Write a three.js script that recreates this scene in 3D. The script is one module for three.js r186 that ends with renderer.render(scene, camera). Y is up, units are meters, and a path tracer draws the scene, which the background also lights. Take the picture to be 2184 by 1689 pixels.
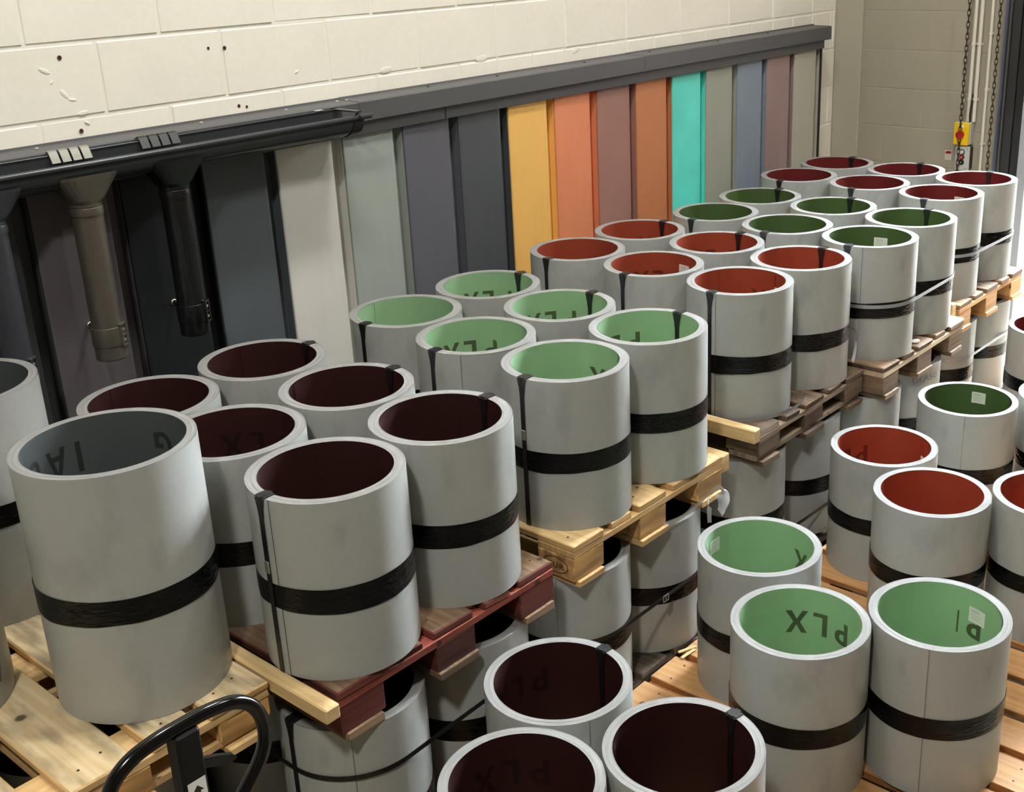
import * as THREE from 'three';
import { mergeGeometries } from 'three/addons/utils/BufferGeometryUtils.js';
import { RectAreaLightUniformsLib } from 'three/addons/lights/RectAreaLightUniformsLib.js';

// ---------------------------------------------------------------- camera, sky, lamps, exposure
const scene = new THREE.Scene();
const camera = new THREE.PerspectiveCamera(2 * Math.atan(844.5 / 2505.25) * 180 / Math.PI, 2184 / 1689, 0.05, 200);
{ // yaw, pitch and roll measured from the photograph's vanishing points; the lens axis sits off the frame's centre (cropped picture)
  const yaw = 0.86191, pitch = 0.34595, roll = -0.03529;
  const f = new THREE.Vector3(Math.sin(yaw) * Math.cos(pitch), -Math.sin(pitch), -Math.cos(yaw) * Math.cos(pitch));
  const r = new THREE.Vector3(Math.cos(yaw), 0, Math.sin(yaw)), u = new THREE.Vector3().crossVectors(r, f);
  const r2 = r.clone().multiplyScalar(Math.cos(roll)).addScaledVector(u, Math.sin(roll));
  const u2 = u.clone().multiplyScalar(Math.cos(roll)).addScaledVector(r, -Math.sin(roll));
  camera.position.set(-1.24832, 2.48944, 3.58972);
  camera.quaternion.setFromRotationMatrix(new THREE.Matrix4().makeBasis(r2, u2, f.clone().negate()));
  camera.setViewOffset(2184, 1689, -140.2, 80.2, 2184, 1689);
}
scene.background = new THREE.Color(0.82, 0.92, 1.0);     // overcast sky, seen and let in through the doorway
scene.backgroundIntensity = 125;
const EXPOSURE = 1.3;
const LAMP_COLOR = new THREE.Color(1.0, 0.985, 0.92);
const LAMPS = [[3.4, 5.6, 3.8, 125], [-2.4, 5.6, 3.4, 300], [0.6, 5.6, 1.6, 140], [2.3, 5.6, 1.6, 140]];     // x, y, z, radiance of the warm high-bay lamps
RectAreaLightUniformsLib.init();

const renderer = new THREE.WebGLRenderer({ antialias: true });
renderer.toneMapping = THREE.LinearToneMapping;
renderer.toneMappingExposure = EXPOSURE;
renderer.shadowMap.enabled = true;

// ---------------------------------------------------------------- helpers
let seed = 20240517;
const rnd = () => { seed |= 0; seed = seed + 0x6D2B79F5 | 0; let t = Math.imul(seed ^ seed >>> 15, 1 | seed); t = t + Math.imul(t ^ t >>> 7, 61 | t) ^ t; return ((t ^ t >>> 14) >>> 0) / 4294967296; };
const jit = (a) => (rnd() * 2 - 1) * a;
const PI = Math.PI, D2R = PI / 180;
const used = {};
const numbered = (n) => { const k = used[n] = (used[n] ?? -1) + 1; return k ? n + '_' + String(k).padStart(3, '0') : n; };
function tag(o, label, category, group, kind) {
  if (label) o.userData.label = label;
  if (category) o.userData.category = category;
  if (group) o.userData.group = group;
  if (kind) o.userData.kind = kind;
  return o;
}
function thing(name, label, category, [x, y, z] = [0, 0, 0], group) {
  const o = new THREE.Group(); o.name = numbered(name); o.position.set(x, y, z); scene.add(o);
  return tag(o, label, category, group);
}
const counts = new WeakMap();
function part(name, geometry, material, parent, label) {
  const m = new THREE.Mesh(geometry, material); m.castShadow = m.receiveShadow = true;
  if (parent === scene) m.name = numbered(name);
  else {
    const c = counts.get(parent) ?? {}; counts.set(parent, c);
    const k = c[name] = (c[name] ?? -1) + 1; m.name = k ? name + '_' + String(k).padStart(3, '0') : name;
  }
  if (label) m.userData.label = label;
  parent.add(m); return m;
}
// triangles from polygons, flat normals turned away from a centre
class Poly {
  constructor() { this.p = []; this.n = []; this.t = []; this.groups = []; }
  face(pts, uvs, away) {
    const a = new THREE.Vector3().subVectors(pts[1], pts[0]), b = new THREE.Vector3().subVectors(pts[2], pts[0]), n = a.cross(b).normalize();
    if (away && n.dot(away) < 0) { pts = pts.slice().reverse(); uvs = uvs.slice().reverse(); n.negate(); }
    for (let i = 1; i + 1 < pts.length; i++) for (const k of [0, i, i + 1]) { this.p.push(pts[k].x, pts[k].y, pts[k].z); this.n.push(n.x, n.y, n.z); this.t.push(uvs[k][0], uvs[k][1]); }
  }
  build() {
    const g = new THREE.BufferGeometry();
    g.setAttribute('position', new THREE.Float32BufferAttribute(this.p, 3));
    g.setAttribute('normal', new THREE.Float32BufferAttribute(this.n, 3));
    g.setAttribute('uv', new THREE.Float32BufferAttribute(this.t, 2));
    return g;
  }
}
// chamfered box; grain = axis the wood grain runs along; uv in metres, shifted at random
function cbox(w, h, d, ch = 0.003, grain = 0, at = [0, 0, 0], topGroup = false, skew = 0) {
  const H = [w / 2, h / 2, d / 2], P = new Poly(), ou = rnd() * 7, ov = rnd() * 7, V = (c) => new THREE.Vector3(c[0] + at[0], c[1] + at[1], c[2] + at[2]);
  const jt = {}; // small shared shifts of the eight corners so that no board is perfectly square
  const shift = (s) => { const k = s.join(); return jt[k] ??= [jit(skew), jit(skew) * 0.4, jit(skew)]; };
  const uvOf = (c, n) => {
    const ax = [Math.abs(n.x), Math.abs(n.y), Math.abs(n.z)], m = ax.indexOf(Math.max(...ax)), o = [0, 1, 2].filter((i) => i !== m);
    if (m === grain) return [c[o[0]] * 0.12 + ou, c[o[1]] + ov];
    const other = o.find((i) => i !== grain) ?? o[1];
    return [c[grain] + ou, c[other] + ov + m * 1.37];
  };
  const put = (list, away) => {
    const q = list.map(([c, s]) => { const e = shift(s); return [c[0] + e[0], c[1] + e[1], c[2] + e[2]]; });
    P.face(q.map(V), q.map((c) => uvOf(c, away)), away);
  };
  const corner = (s, a) => [[0, 1, 2].map((i) => s[i] * (i === a ? H[i] : H[i] - ch)), s];
  let top = null;
  for (let a = 0; a < 3; a++) for (const sg of [-1, 1]) {
    const [i, j] = [0, 1, 2].filter((k) => k !== a), s = [[-1, -1], [1, -1], [1, 1], [-1, 1]].map(([p, q]) => { const r = [0, 0, 0]; r[a] = sg; r[i] = p; r[j] = q; return r; });
    const n = new THREE.Vector3().setComponent(a, sg), before = P.p.length / 3;
    put(s.map((k) => corner(k, a)), n);
    if (a === 1 && sg === 1) top = [before, P.p.length / 3 - before];
  }
  for (let a = 0; a < 3; a++) { // edges along axis a
    const [i, j] = [0, 1, 2].filter((k) => k !== a);
    for (const p of [-1, 1]) for (const q of [-1, 1]) {
      const s0 = [0, 0, 0], s1 = [0, 0, 0]; s0[a] = -1; s1[a] = 1; s0[i] = s1[i] = p; s0[j] = s1[j] = q;
      put([corner(s0, i), corner(s1, i), corner(s1, j), corner(s0, j)], new THREE.Vector3().setComponent(i, p).setComponent(j, q));
    }
  }
  for (const x of [-1, 1]) for (const y of [-1, 1]) for (const z of [-1, 1]) { const s = [x, y, z]; put([0, 1, 2].map((a) => corner(s, a)), new THREE.Vector3(x, y, z)); }
  const g = P.build();
  if (topGroup) { const n = P.p.length / 3; g.addGroup(0, top[0], 0); g.addGroup(top[0], top[1], 1); g.addGroup(top[0] + top[1], n - top[0] - top[1], 0); }
  return g;
}
// thin sheet: polyline in a plane (a, b) given thickness and swept along the third axis from s0 to s1
function sheet(pts, thick, s0, s1, map) {
  const nrm = pts.map((p, i) => {
    const a = pts[Math.max(0, i - 1)], b = pts[Math.min(pts.length - 1, i + 1)], dx = b[0] - a[0], dy = b[1] - a[1], l = Math.hypot(dx, dy) || 1;
    return [-dy / l * thick, dx / l * thick];
  });
  const P = new Poly(), o = pts.map((p, i) => [p[0] + nrm[i][0], p[1] + nrm[i][1]]);
  let run = 0;
  const M = (p, s) => map(p[0], p[1], s);
  for (let i = 0; i + 1 < pts.length; i++) {
    const l = Math.hypot(pts[i + 1][0] - pts[i][0], pts[i + 1][1] - pts[i][1]);
    const uv = [[run, s0], [run + l, s0], [run + l, s1], [run, s1]];
    const out = new THREE.Vector3().subVectors(M(pts[i], s0), M(o[i], s0));
    P.face([M(pts[i], s0), M(pts[i + 1], s0), M(pts[i + 1], s1), M(pts[i], s1)], uv, out);
    P.face([M(o[i], s0), M(o[i + 1], s0), M(o[i + 1], s1), M(o[i], s1)], uv, out.clone().negate());
    for (const [s, sg] of [[s0, -1], [s1, 1]]) P.face([M(pts[i], s), M(pts[i + 1], s), M(o[i + 1], s), M(o[i], s)], uv, new THREE.Vector3().subVectors(M([0, 0], s1), M([0, 0], s0)).multiplyScalar(sg));
    run += l;
  }
  const e = pts.length - 1;
  for (const [i, j] of [[0, 1], [e, e - 1]]) P.face([M(pts[i], s0), M(o[i], s0), M(o[i], s1), M(pts[i], s1)], [[0, 0], [0.01, 0], [0.01, s1], [0, s1]], new THREE.Vector3().subVectors(M(pts[i], s0), M(pts[j], s0)));
  return P.build();
}
const XY = (z0) => (a, b, s) => new THREE.Vector3(a, b, s + z0);
const alongX = (a, b, s) => new THREE.Vector3(s, b, a);      // profile in (z, y) swept along x
const alongY = (a, b, s) => new THREE.Vector3(a, s, b);      // profile in (x, z) swept along y
const moved = (g, x, y, z, ry = 0, rx = 0, rz = 0) => { g = g.clone(); if (rx) g.rotateX(rx); if (rz) g.rotateZ(rz); if (ry) g.rotateY(ry); return g.translate(x, y, z); };
const merge = (list) => mergeGeometries(list.map((g) => { g = g.index ? g.toNonIndexed() : g.clone(); for (const k of Object.keys(g.attributes)) if (!['position', 'normal', 'uv'].includes(k)) g.deleteAttribute(k); g.clearGroups(); return g; }));
const tube = (pts, r, seg = 40, rad = 10, closed = false) => new THREE.TubeGeometry(new THREE.CatmullRomCurve3(pts.map((p) => new THREE.Vector3(...p)), closed, 'centripetal'), seg, r, rad, closed);

// ---------------------------------------------------------------- textures
const hash = (x, y, s) => { let h = Math.imul(x, 374761393) + Math.imul(y, 668265263) + Math.imul(s, 2147483647 ^ 0x5bd1e995) | 0; h = Math.imul(h ^ h >>> 13, 1274126177); return ((h ^ h >>> 16) >>> 0) / 4294967296; };
function noise(x, y, px, py, s) { // periodic value noise
  const ix = Math.floor(x), iy = Math.floor(y), fx = x - ix, fy = y - iy, u = fx * fx * (3 - 2 * fx), v = fy * fy * (3 - 2 * fy), m = (a, n) => ((a % n) + n) % n;
  const h = (a, b) => hash(m(a, px), m(b, py), s);
  return (h(ix, iy) * (1 - u) + h(ix + 1, iy) * u) * (1 - v) + (h(ix, iy + 1) * (1 - u) + h(ix + 1, iy + 1) * u) * v;
}
function fbm(u, v, px, py, s, oct = 4) { let a = 0.5, t = 0, w = 0; for (let i = 0; i < oct; i++) { t += a * noise(u * px, v * py, px, py, s + i); w += a; a *= 0.5; px *= 2; py *= 2; } return t / w; }
function dataTex(n, m, f, srgb = true, rep = [1, 1]) {
  const d = new Uint8Array(n * m * 4);
  for (let j = 0; j < m; j++) for (let i = 0; i < n; i++) { const c = f((i + 0.5) / n, (j + 0.5) / m), k = (j * n + i) * 4; for (let q = 0; q < 3; q++) d[k + q] = Math.max(0, Math.min(255, (Array.isArray(c) ? c[q] : c) * 255)); d[k + 3] = 255; }
  const t = new THREE.DataTexture(d, n, m); t.wrapS = t.wrapT = THREE.RepeatWrapping; t.magFilter = THREE.LinearFilter; t.minFilter = THREE.LinearMipmapLinearFilter; t.generateMipmaps = true;
  if (srgb) t.colorSpace = THREE.SRGBColorSpace; t.repeat.set(...rep); t.needsUpdate = true; return t;
}
// wood: rings stretched along u (1 m) with knots; a clean one and a stained one
function woodTex(s, stain, contrast) {
  const knots = Array.from({ length: 9 }, (_, i) => [hash(i, 1, s), hash(i, 2, s), 0.006 + 0.012 * hash(i, 3, s)]);
  return dataTex(512, 512, (u, v) => {
    let bend = 0, kn = 0;
    for (const [ku, kv, kr] of knots) {
      let du = u - ku, dv = v - kv; du -= Math.round(du); dv -= Math.round(dv);
      const r = Math.hypot(du, dv * 1.0); bend += 0.02 * Math.exp(-((du / 0.07) ** 2) - (dv / 0.03) ** 2) * Math.sign(dv || 1);
      kn = Math.max(kn, 1 - Math.min(1, r / kr));
    }
    const w = v + bend + 0.02 * fbm(u, v, 2, 6, s + 9, 3), ring = 0.5 + 0.5 * Math.sin(2 * PI * (w * 34 + 2.2 * fbm(u, v, 2, 8, s + 3, 3)));
    const fine = fbm(u, v, 6, 170, s + 20, 2), broad = fbm(u, v, 3, 9, s + 30, 3), st = Math.max(0, fbm(u, v, 5, 14, s + 40, 5) - 0.47) * stain;
    let l = 1 - contrast * (0.05 * ring + 0.10 * (1 - fine) + 0.20 * (1 - broad)) - st * 0.7;
    l *= 1 - 0.55 * Math.min(1, kn * 2.2);
    const warm = contrast * (0.06 * ring) + kn * 0.05;
    const grey = Math.min(0.5, st * 0.9);
    return [l, l * (1 - warm * 0.55 + grey * 0.03), l * (1 - warm * 1.3 + grey * 0.10)];
  });
}
const WOOD_A = woodTex(11, 0.35, 0.75), WOOD_B = woodTex(57, 1.5, 0.9), WOOD_C = woodTex(83, 0.9, 1.5);
const CHIP = dataTex(512, 512, (u, v) => { const a = fbm(u, v, 60, 40, 5, 2), b = fbm(u, v, 18, 24, 7, 3), l = 0.62 + 0.5 * (a - 0.5) + 0.35 * b; return [l, l * 0.97, l * 0.9]; });
const woodBump = dataTex(256, 256, (u, v) => fbm(u, v, 5, 60, 99, 3), false);
const roughPaint = dataTex(512, 512, (u, v) => 0.5 + 0.6 * (fbm(u, v, 20, 20, 301, 4) - 0.5) + 0.5 * (fbm(u, v, 110, 110, 311, 2) - 0.5), false);
const wallTint = dataTex(512, 512, (u, v) => { const a = fbm(u, v, 4, 4, 401, 4), sp = fbm(u, v, 70, 70, 402, 2), l = 0.97 + 0.04 * (a - 0.5) + 0.02 * (sp - 0.5); return [l, l, l * 0.995]; });
const coilTint = dataTex(512, 512, (u, v) => { const a = fbm(u, v, 3, 3, 501, 4), f = fbm(u, v, 90, 90, 503, 2), sc = Math.max(0, fbm(u, v, 14, 5, 505, 4) - 0.63); const l = 0.95 + 0.05 * (a - 0.5) + 0.03 * (f - 0.5) - sc * 0.3; return [l, l, l]; });
const edgeTint = dataTex(64, 512, (u, v) => { const l = 0.80 + 0.36 * (fbm(u, v, 3, 90, 601, 2) - 0.5) + 0.12 * (fbm(u, v, 8, 20, 603, 2) - 0.5); return [l, l, l]; });
const edgeBump = dataTex(32, 512, (u, v) => 0.5 + 0.5 * Math.sin(v * 2 * PI * 26) * (0.6 + 0.4 * noise(u * 4, v * 26, 4, 26, 9)), false);
const tapeBump = dataTex(512, 128, (u, v) => 0.5 * fbm(u, v, 7, 10, 701, 4) + 0.5 * Math.abs(fbm(u, v, 5, 16, 711, 4) - 0.5) * 2, false);
const panelBump = dataTex(256, 256, (u, v) => fbm(u, v, 3, 2, 801, 3), false);
const brushed = dataTex(256, 256, (u, v) => { const l = 0.97 + 0.025 * (fbm(u, v, 60, 3, 811, 3) - 0.5) + 0.05 * (fbm(u, v, 5, 4, 813, 4) - 0.5); return [l, l, l]; });
const cloudy = dataTex(256, 256, (u, v) => { const l = 0.93 + 0.16 * (fbm(u, v, 5, 5, 821, 4) - 0.5); return [l, l, l]; });
const concrete = dataTex(512, 512, (u, v) => { const l = 0.75 + 0.4 * (fbm(u, v, 6, 6, 901, 5) - 0.5); return [l, l * 0.98, l * 0.94]; });

function canvasTex(w, h, draw, srgb = true) {
  const c = document.createElement('canvas'); c.width = w; c.height = h; const g = c.getContext('2d'); draw(g, w, h);
  const t = new THREE.CanvasTexture(c); if (srgb) t.colorSpace = THREE.SRGBColorSpace; t.wrapS = t.wrapT = THREE.ClampToEdgeWrapping; return t;
}
const css = (c) => `rgb(${c.join(',')})`;
// the printed lining of a coil, unrolled: letters stand on their heads
function liningTex(base, ink, words, seedN) {
  const W = 1536, H = 768, mx = W / 1.07, my = H / 0.486;
  const t = canvasTex(W, H, (g) => {
    g.fillStyle = css(base); g.fillRect(0, 0, W, H);
    g.fillStyle = css(ink);
    for (const [text, du, down, size, gap] of words) {
      g.save(); g.translate(W / 2 + du * mx, down * my); g.rotate(PI); g.scale(mx / 1000, my / 1000);
      g.font = `bold ${size * 1000 / 0.715}px sans-serif`; g.textAlign = 'center'; g.textBaseline = 'alphabetic';
      const ws = [...text].map((ch) => g.measureText(ch).width), total = ws.reduce((a, b) => a + b, 0) + gap * 1000 * (text.length - 1);
      let x = -total / 2;
      [...text].forEach((ch, i) => { g.fillText(ch, x + ws[i] / 2, 0); x += ws[i] + gap * 1000; });
      g.restore();
    }
  });
  t.wrapS = THREE.RepeatWrapping; return t;
}

// ---------------------------------------------------------------- materials
const std = (o) => new THREE.MeshStandardMaterial(o), phys = (o) => new THREE.MeshPhysicalMaterial(o);
const rgb = (r, g, b) => new THREE.Color().setRGB(r / 255, g / 255, b / 255, THREE.SRGBColorSpace);
const M = {
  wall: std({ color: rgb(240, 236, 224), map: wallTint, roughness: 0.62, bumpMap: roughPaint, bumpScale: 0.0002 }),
  wallFarShaded: std({ color: rgb(154, 148, 132), map: wallTint, roughness: 0.6, bumpMap: roughPaint, bumpScale: 0.0002 }),  // same wall paint, darkened to carry the far wall's shade
  pillar: std({ color: rgb(160, 155, 139), roughness: 0.55 }),  // the column's shade is mixed into this darker tone
  hole: std({ color: rgb(70, 38, 30), roughness: 0.95 }),
  floor: std({ color: rgb(150, 140, 124), map: concrete, roughness: 0.7 }),
  ceiling: std({ color: rgb(205, 205, 200), roughness: 0.9 }),
  coil: phys({ color: rgb(168, 170, 165), map: coilTint, roughness: 0.32, specularIntensity: 0.8 }),
  edge: phys({ color: rgb(172, 171, 168), map: edgeTint, roughness: 0.8, specularIntensity: 0.35, bumpMap: edgeBump, bumpScale: 0.0006 }),
  tape: phys({ color: rgb(9, 9, 10), roughness: 0.26, specularIntensity: 0.45, bumpMap: tapeBump, bumpScale: 0.004 }),
  clearTape: phys({ color: rgb(190, 186, 180), roughness: 0.22, transmission: 0.55, thickness: 0, bumpMap: tapeBump, bumpScale: 0.003 }),
  seamShade: std({ color: rgb(98, 100, 99), roughness: 0.5 }),
  strap: phys({ color: rgb(16, 16, 17), roughness: 0.38 }),
  greyStrap: phys({ color: rgb(150, 150, 154), roughness: 0.26, metalness: 0.2 }),
  seal: std({ color: rgb(190, 188, 184), roughness: 0.3, metalness: 0.9 }),
  protector: phys({ color: rgb(24, 24, 25), roughness: 0.35 }),
  sticker: std({ roughness: 0.6, map: canvasTex(128, 96, (g) => {
    g.fillStyle = '#d8d9d2'; g.fillRect(0, 0, 128, 96); g.fillStyle = '#8a8c88';
    [[16, 62], [24, 70], [36, 40], [44, 88], [52, 52], [60, 76], [68, 60], [76, 84]].forEach(([y, w], i) => { for (let x = 14; x < 14 + w; x += 7) g.fillRect(x, y, 5, i < 2 ? 4 : 2); });
  }) }),
  flash: std({ color: rgb(76, 76, 78), roughness: 0.5, bumpMap: panelBump, bumpScale: 0.002 }),
  gutter: phys({ color: rgb(60, 62, 65), roughness: 0.24, metalness: 0.25 }),
  gutterPale: std({ color: rgb(138, 136, 126), roughness: 0.4, metalness: 0.3 }),
  darkMetal: phys({ color: rgb(34, 34, 35), roughness: 0.35, metalness: 0.2 }),
  bronze: phys({ color: rgb(98, 91, 82), roughness: 0.36, metalness: 0.5 }),
  blackPipe: phys({ color: rgb(14, 15, 16), roughness: 0.25 }),
  greyPipe: phys({ color: rgb(58, 60, 66), roughness: 0.34, metalness: 0.25 }),
  screw: std({ color: rgb(206, 204, 198), roughness: 0.35, metalness: 0.8 }),
  jackBlack: phys({ color: rgb(7, 7, 8), roughness: 0.16, specularIntensity: 0.7 }),
  jackBoard: phys({ color: rgb(13, 13, 13), roughness: 0.55, specularIntensity: 0.5 }),
  lever: phys({ color: rgb(22, 22, 24), roughness: 0.3, specularIntensity: 0.7 }),
  rubber: std({ color: rgb(30, 30, 30), roughness: 0.8 }),
  railBlack: std({ color: rgb(30, 30, 31), roughness: 0.5 }),
  railGrey: std({ color: rgb(96, 96, 98), roughness: 0.4, metalness: 0.5 }),
  railBlue: phys({ color: rgb(120, 128, 160), roughness: 0.25, metalness: 0.6 }),
  conduit: std({ color: rgb(216, 211, 196), roughness: 0.45 }),
  chain: std({ color: rgb(62, 54, 44), roughness: 0.45, metalness: 0.7 }),
  yellow: std({ color: rgb(226, 184, 14), roughness: 0.45 }),
  greyBox: std({ color: rgb(176, 178, 174), roughness: 0.5 }),
  red: std({ color: rgb(150, 22, 24), roughness: 0.4 }),
  redButton: std({ color: rgb(186, 48, 44), roughness: 0.4 }),
  white: std({ color: rgb(226, 226, 222), roughness: 0.45 }),
  black: std({ color: rgb(20, 20, 20), roughness: 0.4 }),
  whitePanel: std({ color: rgb(222, 224, 232), roughness: 0.5 }),
  blockerDark: std({ color: rgb(92, 78, 70), roughness: 0.9 }),
  seam: std({ color: rgb(120, 122, 130), roughness: 0.6 }),
  yard: std({ color: rgb(140, 138, 132), map: concrete, roughness: 0.9 }),
  film: phys({ color: rgb(236, 240, 246), roughness: 0.18, transmission: 0.5, thickness: 0 }),
  nail: std({ color: rgb(46, 34, 26), roughness: 0.7 }),
  crete: std({ color: rgb(200, 196, 186), roughness: 0.9 }),
  lampBody: std({ color: rgb(200, 200, 200), roughness: 0.5 }),
  lampGlow: std({ color: rgb(255, 245, 220), emissive: LAMP_COLOR, emissiveIntensity: 3 }),
};
const wood = (c, map, bump = 0.0016) => std({ color: rgb(...c), map, roughness: 0.78, bumpMap: woodBump, bumpScale: bump });
const W = {
  pale: wood([244, 220, 176], WOOD_B), paleSide: wood([238, 200, 142], WOOD_A), chip: std({ color: rgb(226, 180, 122), map: CHIP, roughness: 0.85 }),
  red: wood([130, 56, 40], WOOD_C), redPaint: wood([164, 82, 66], WOOD_A), redTop: wood([156, 126, 98], WOOD_C),
  honey: wood([214, 176, 120], WOOD_A), honeyTop: wood([222, 190, 138], WOOD_A),
  dark: wood([128, 106, 84], WOOD_C, 0.003), darkPale: wood([190, 174, 152], WOOD_C, 0.003),
  mid: wood([152, 124, 98], WOOD_C, 0.003), midPale: wood([206, 182, 148], WOOD_A),
  gold: wood([222, 172, 112], WOOD_A), goldTop: wood([160, 130, 98], WOOD_C),
  fresh: wood([188, 142, 90], WOOD_A), freshSide: wood([178, 122, 66], WOOD_A),
  old: wood([132, 116, 96], WOOD_C, 0.003), batten: wood([238, 206, 150], WOOD_A),
};

// ---------------------------------------------------------------- the room
const FARX = 5.5, PX = 5.47;
{
  const s = (name, g, m) => { const o = part(name, g, m, scene); o.userData.kind = 'structure'; return o; };
  s('floor', new THREE.BoxGeometry(12.2, 0.2, 9.6).translate(-0.4, -0.1, 4.6), M.floor);
  s('ceiling', new THREE.BoxGeometry(12.2, 0.2, 9.6).translate(-0.4, 6.6, 4.6), M.ceiling);
  s('wall_left', new THREE.BoxGeometry(0.2, 6.5, 9.2).translate(-6.1, 3.25, 4.6), M.wallFarShaded);
  s('wall_front', new THREE.BoxGeometry(12.2, 6.5, 0.2).translate(-0.4, 3.25, 9.3), M.wallFarShaded);
  // long block wall: recessed mortar bed with every block of the courses in view proud of it
  const wall = s('wall_back', new THREE.BoxGeometry(11.6, 6.5, 0.2).translate(-0.3, 3.25, -0.103), M.wall);
  const Y0 = 2.004, rest = [];
  const block = (x0, x1, y0, y1, single) => {
    const w = x1 - x0 - 0.009, h = y1 - y0 - 0.009;
    if (w < 0.02) return;
    const g = cbox(w, h, 0.03, 0.0035, 0, [(x0 + x1) / 2, (y0 + y1) / 2, -0.015 + jit(0.0008)], false, 0.0016);
    single ? part('block', g, M.wall, wall) : rest.push(g);
  };
  for (let c = -9; c < 20; c++) {
    const y0 = Y0 + c * 0.225, y1 = Math.min(6.5, y0 + 0.225); if (y0 > 6.45 || y0 < 0) continue;
    const first = (Math.abs(c) % 2 ? 0.4546 : 0.6799) - 0.45 * 15, seen = c >= -1 && c <= 2;
    for (let x = first; x < PX; x += 0.45) {
      const a = Math.max(x, -6), b = Math.min(x + 0.45, PX); if (b < -5.9) continue;
      const single = seen && b > -0.3;
      if (c === -1 && a > 2.1) { const m = (a + b) / 2 + jit(0.004); block(a, m, y0, y1, single); block(m, b, y0, y1, single); } else block(a, b, y0, y1, single);
    }
  }
  const r = part('blockwork', merge(rest), M.wall, wall); r.userData.kind = 'stuff';
  // drill holes and torn paint on the blocks
  for (const [x, y, q] of [[0.5557, 2.1886, 6], [1.0776, 2.1705, 4], [1.141, 2.1655, 6], [0.5845, 1.9622, 6], [1.1685, 1.9668, 5], [1.2, 1.9602, 4]]) {
    const g = merge([new THREE.CylinderGeometry(q / 1000, q / 1400, 0.012, 10).rotateX(PI / 2).translate(0, 0, -0.0052), new THREE.TorusGeometry(q / 1000, 0.0012, 5, 12).translate(0, 0, 0.0006)]);
    part('drill_hole', g.translate(x, y, 0.0004), M.hole, wall);
  }
  const chip = (x, y, l, a) => { const g = new THREE.IcosahedronGeometry(1, 1), p = g.attributes.position; for (let i = 0; i < p.count; i++) { const k = 1 + 0.35 * (hash(Math.round(p.getX(i) * 50), Math.round(p.getY(i) * 50), Math.round(p.getZ(i) * 9)) - 0.5); p.setXYZ(i, p.getX(i) * k * l * 0.6, p.getY(i) * k * l * 0.24, p.getZ(i) * 0.0014); } g.computeVertexNormals(); g.rotateZ(a); part('paint_scar', g.translate(x, y, 0.0005), M.wall, wall); };
  for (const [x, y, l, a] of [[0.5, 2.155, 0.03, -0.5], [0.517, 2.118, 0.012, 0.8], [0.55, 2.08, 0.03, -0.9], [0.573, 2.06, 0.022, -0.2], [0.60, 2.016, 0.03, 0.15], [0.608, 1.985, 0.016, -0.6], [1.43, 2.056, 0.018, 0.4], [1.85, 2.02, 0.05, 0.1], [2.38, 2.013, 0.06, 0.05], [3.0, 1.99, 0.05, 0.3]]) chip(x, y, l, a);
  // far wall with its doorway
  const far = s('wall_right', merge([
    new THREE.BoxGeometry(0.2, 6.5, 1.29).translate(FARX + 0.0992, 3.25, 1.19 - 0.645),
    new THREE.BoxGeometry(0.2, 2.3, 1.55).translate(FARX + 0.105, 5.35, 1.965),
    new THREE.BoxGeometry(0.2, 6.5, 6.55).translate(FARX + 0.105, 3.25, 6.015)]), M.wallFarShaded);
  const zj = [[1.779, [0.593]], [1.554, [0.345, 0.81]], [1.329, [0.579]], [1.104, [0.334, 0.79]], [0.879, [0.56]], [2.004, [0.36, 0.82]], [2.229, [0.59]]];
  for (const [y, js] of zj) {
    const e = [0.17, ...js, 1.035];
    for (let i = 0; i + 1 < e.length; i++) part('block', cbox(0.03, 0.2215, e[i + 1] - e[i] - 0.0035, 0.003, 2, [FARX + 0.0125 + jit(0.0004), y + 0.1125, (e[i] + e[i + 1]) / 2], false, 0.001), M.wallFarShaded, far);
  }
  s('pillar', cbox(0.16, 6.5, 0.18, 0.004, 1, [PX + 0.08, 3.25, 0.09]), M.pillar);
  s('ground', new THREE.BoxGeometry(30, 0.2, 40).translate(20.7, -0.12, 5), M.yard);
}
// roller-door side guide beside the opening
{
  const d = new THREE.Group(); d.name = 'door_1'; d.userData.kind = 'structure'; scene.add(d);
  const bar = (name, z0, z1, x0, x1, m) => part(name, cbox(x1 - x0, 4.3, z1 - z0, 0.003, 1, [(x0 + x1) / 2, 2.15, (z0 + z1) / 2]), m, d);
  bar('guide_flange', 1.052, 1.072, 5.45, 5.484, M.railBlue);
  bar('guide_channel', 1.074, 1.088, 5.43, 5.484, M.railBlack);
  bar('guide_lip', 1.090, 1.097, 5.42, 5.484, M.railGrey);
  bar('guide_rail', 1.099, 1.148, 5.44, 5.484, M.railBlack);
  bar('brush_strip', 1.150, 1.195, 5.45, 5.6, M.black);
}

// ---------------------------------------------------------------- high-bay lamps
LAMPS.forEach(([x, y, z, I], i) => {
  const t = thing('high_bay_lamp', ['white high bay lamp hung over the aisle before the door', 'white high bay lamp hung beyond the gutter end', 'white high bay lamp hung over the brown-lined stacks', 'white high bay lamp hung over the orange-lined stacks'][i], 'lamp', [x, y, z]);
  part('lamp_housing', cbox(0.62, 0.09, 0.42, 0.012, 0, [0, 0.06, 0]), M.lampBody, t);
  part('diffuser', cbox(0.56, 0.012, 0.36, 0.004, 0, [0, 0.012, 0]), M.lampGlow, t);
  for (const s of [-1, 1]) part('suspension_rod', new THREE.CylinderGeometry(0.005, 0.005, 0.82, 8).translate(s * 0.22, 0.51, 0), M.lampBody, t);
  const l = new THREE.RectAreaLight(LAMP_COLOR, I, 0.5, 0.32); l.position.set(x, y - 0.01, z); l.lookAt(x, 0, z); l.castShadow = true; l.name = 'lamp_light'; scene.add(l);
});

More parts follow.
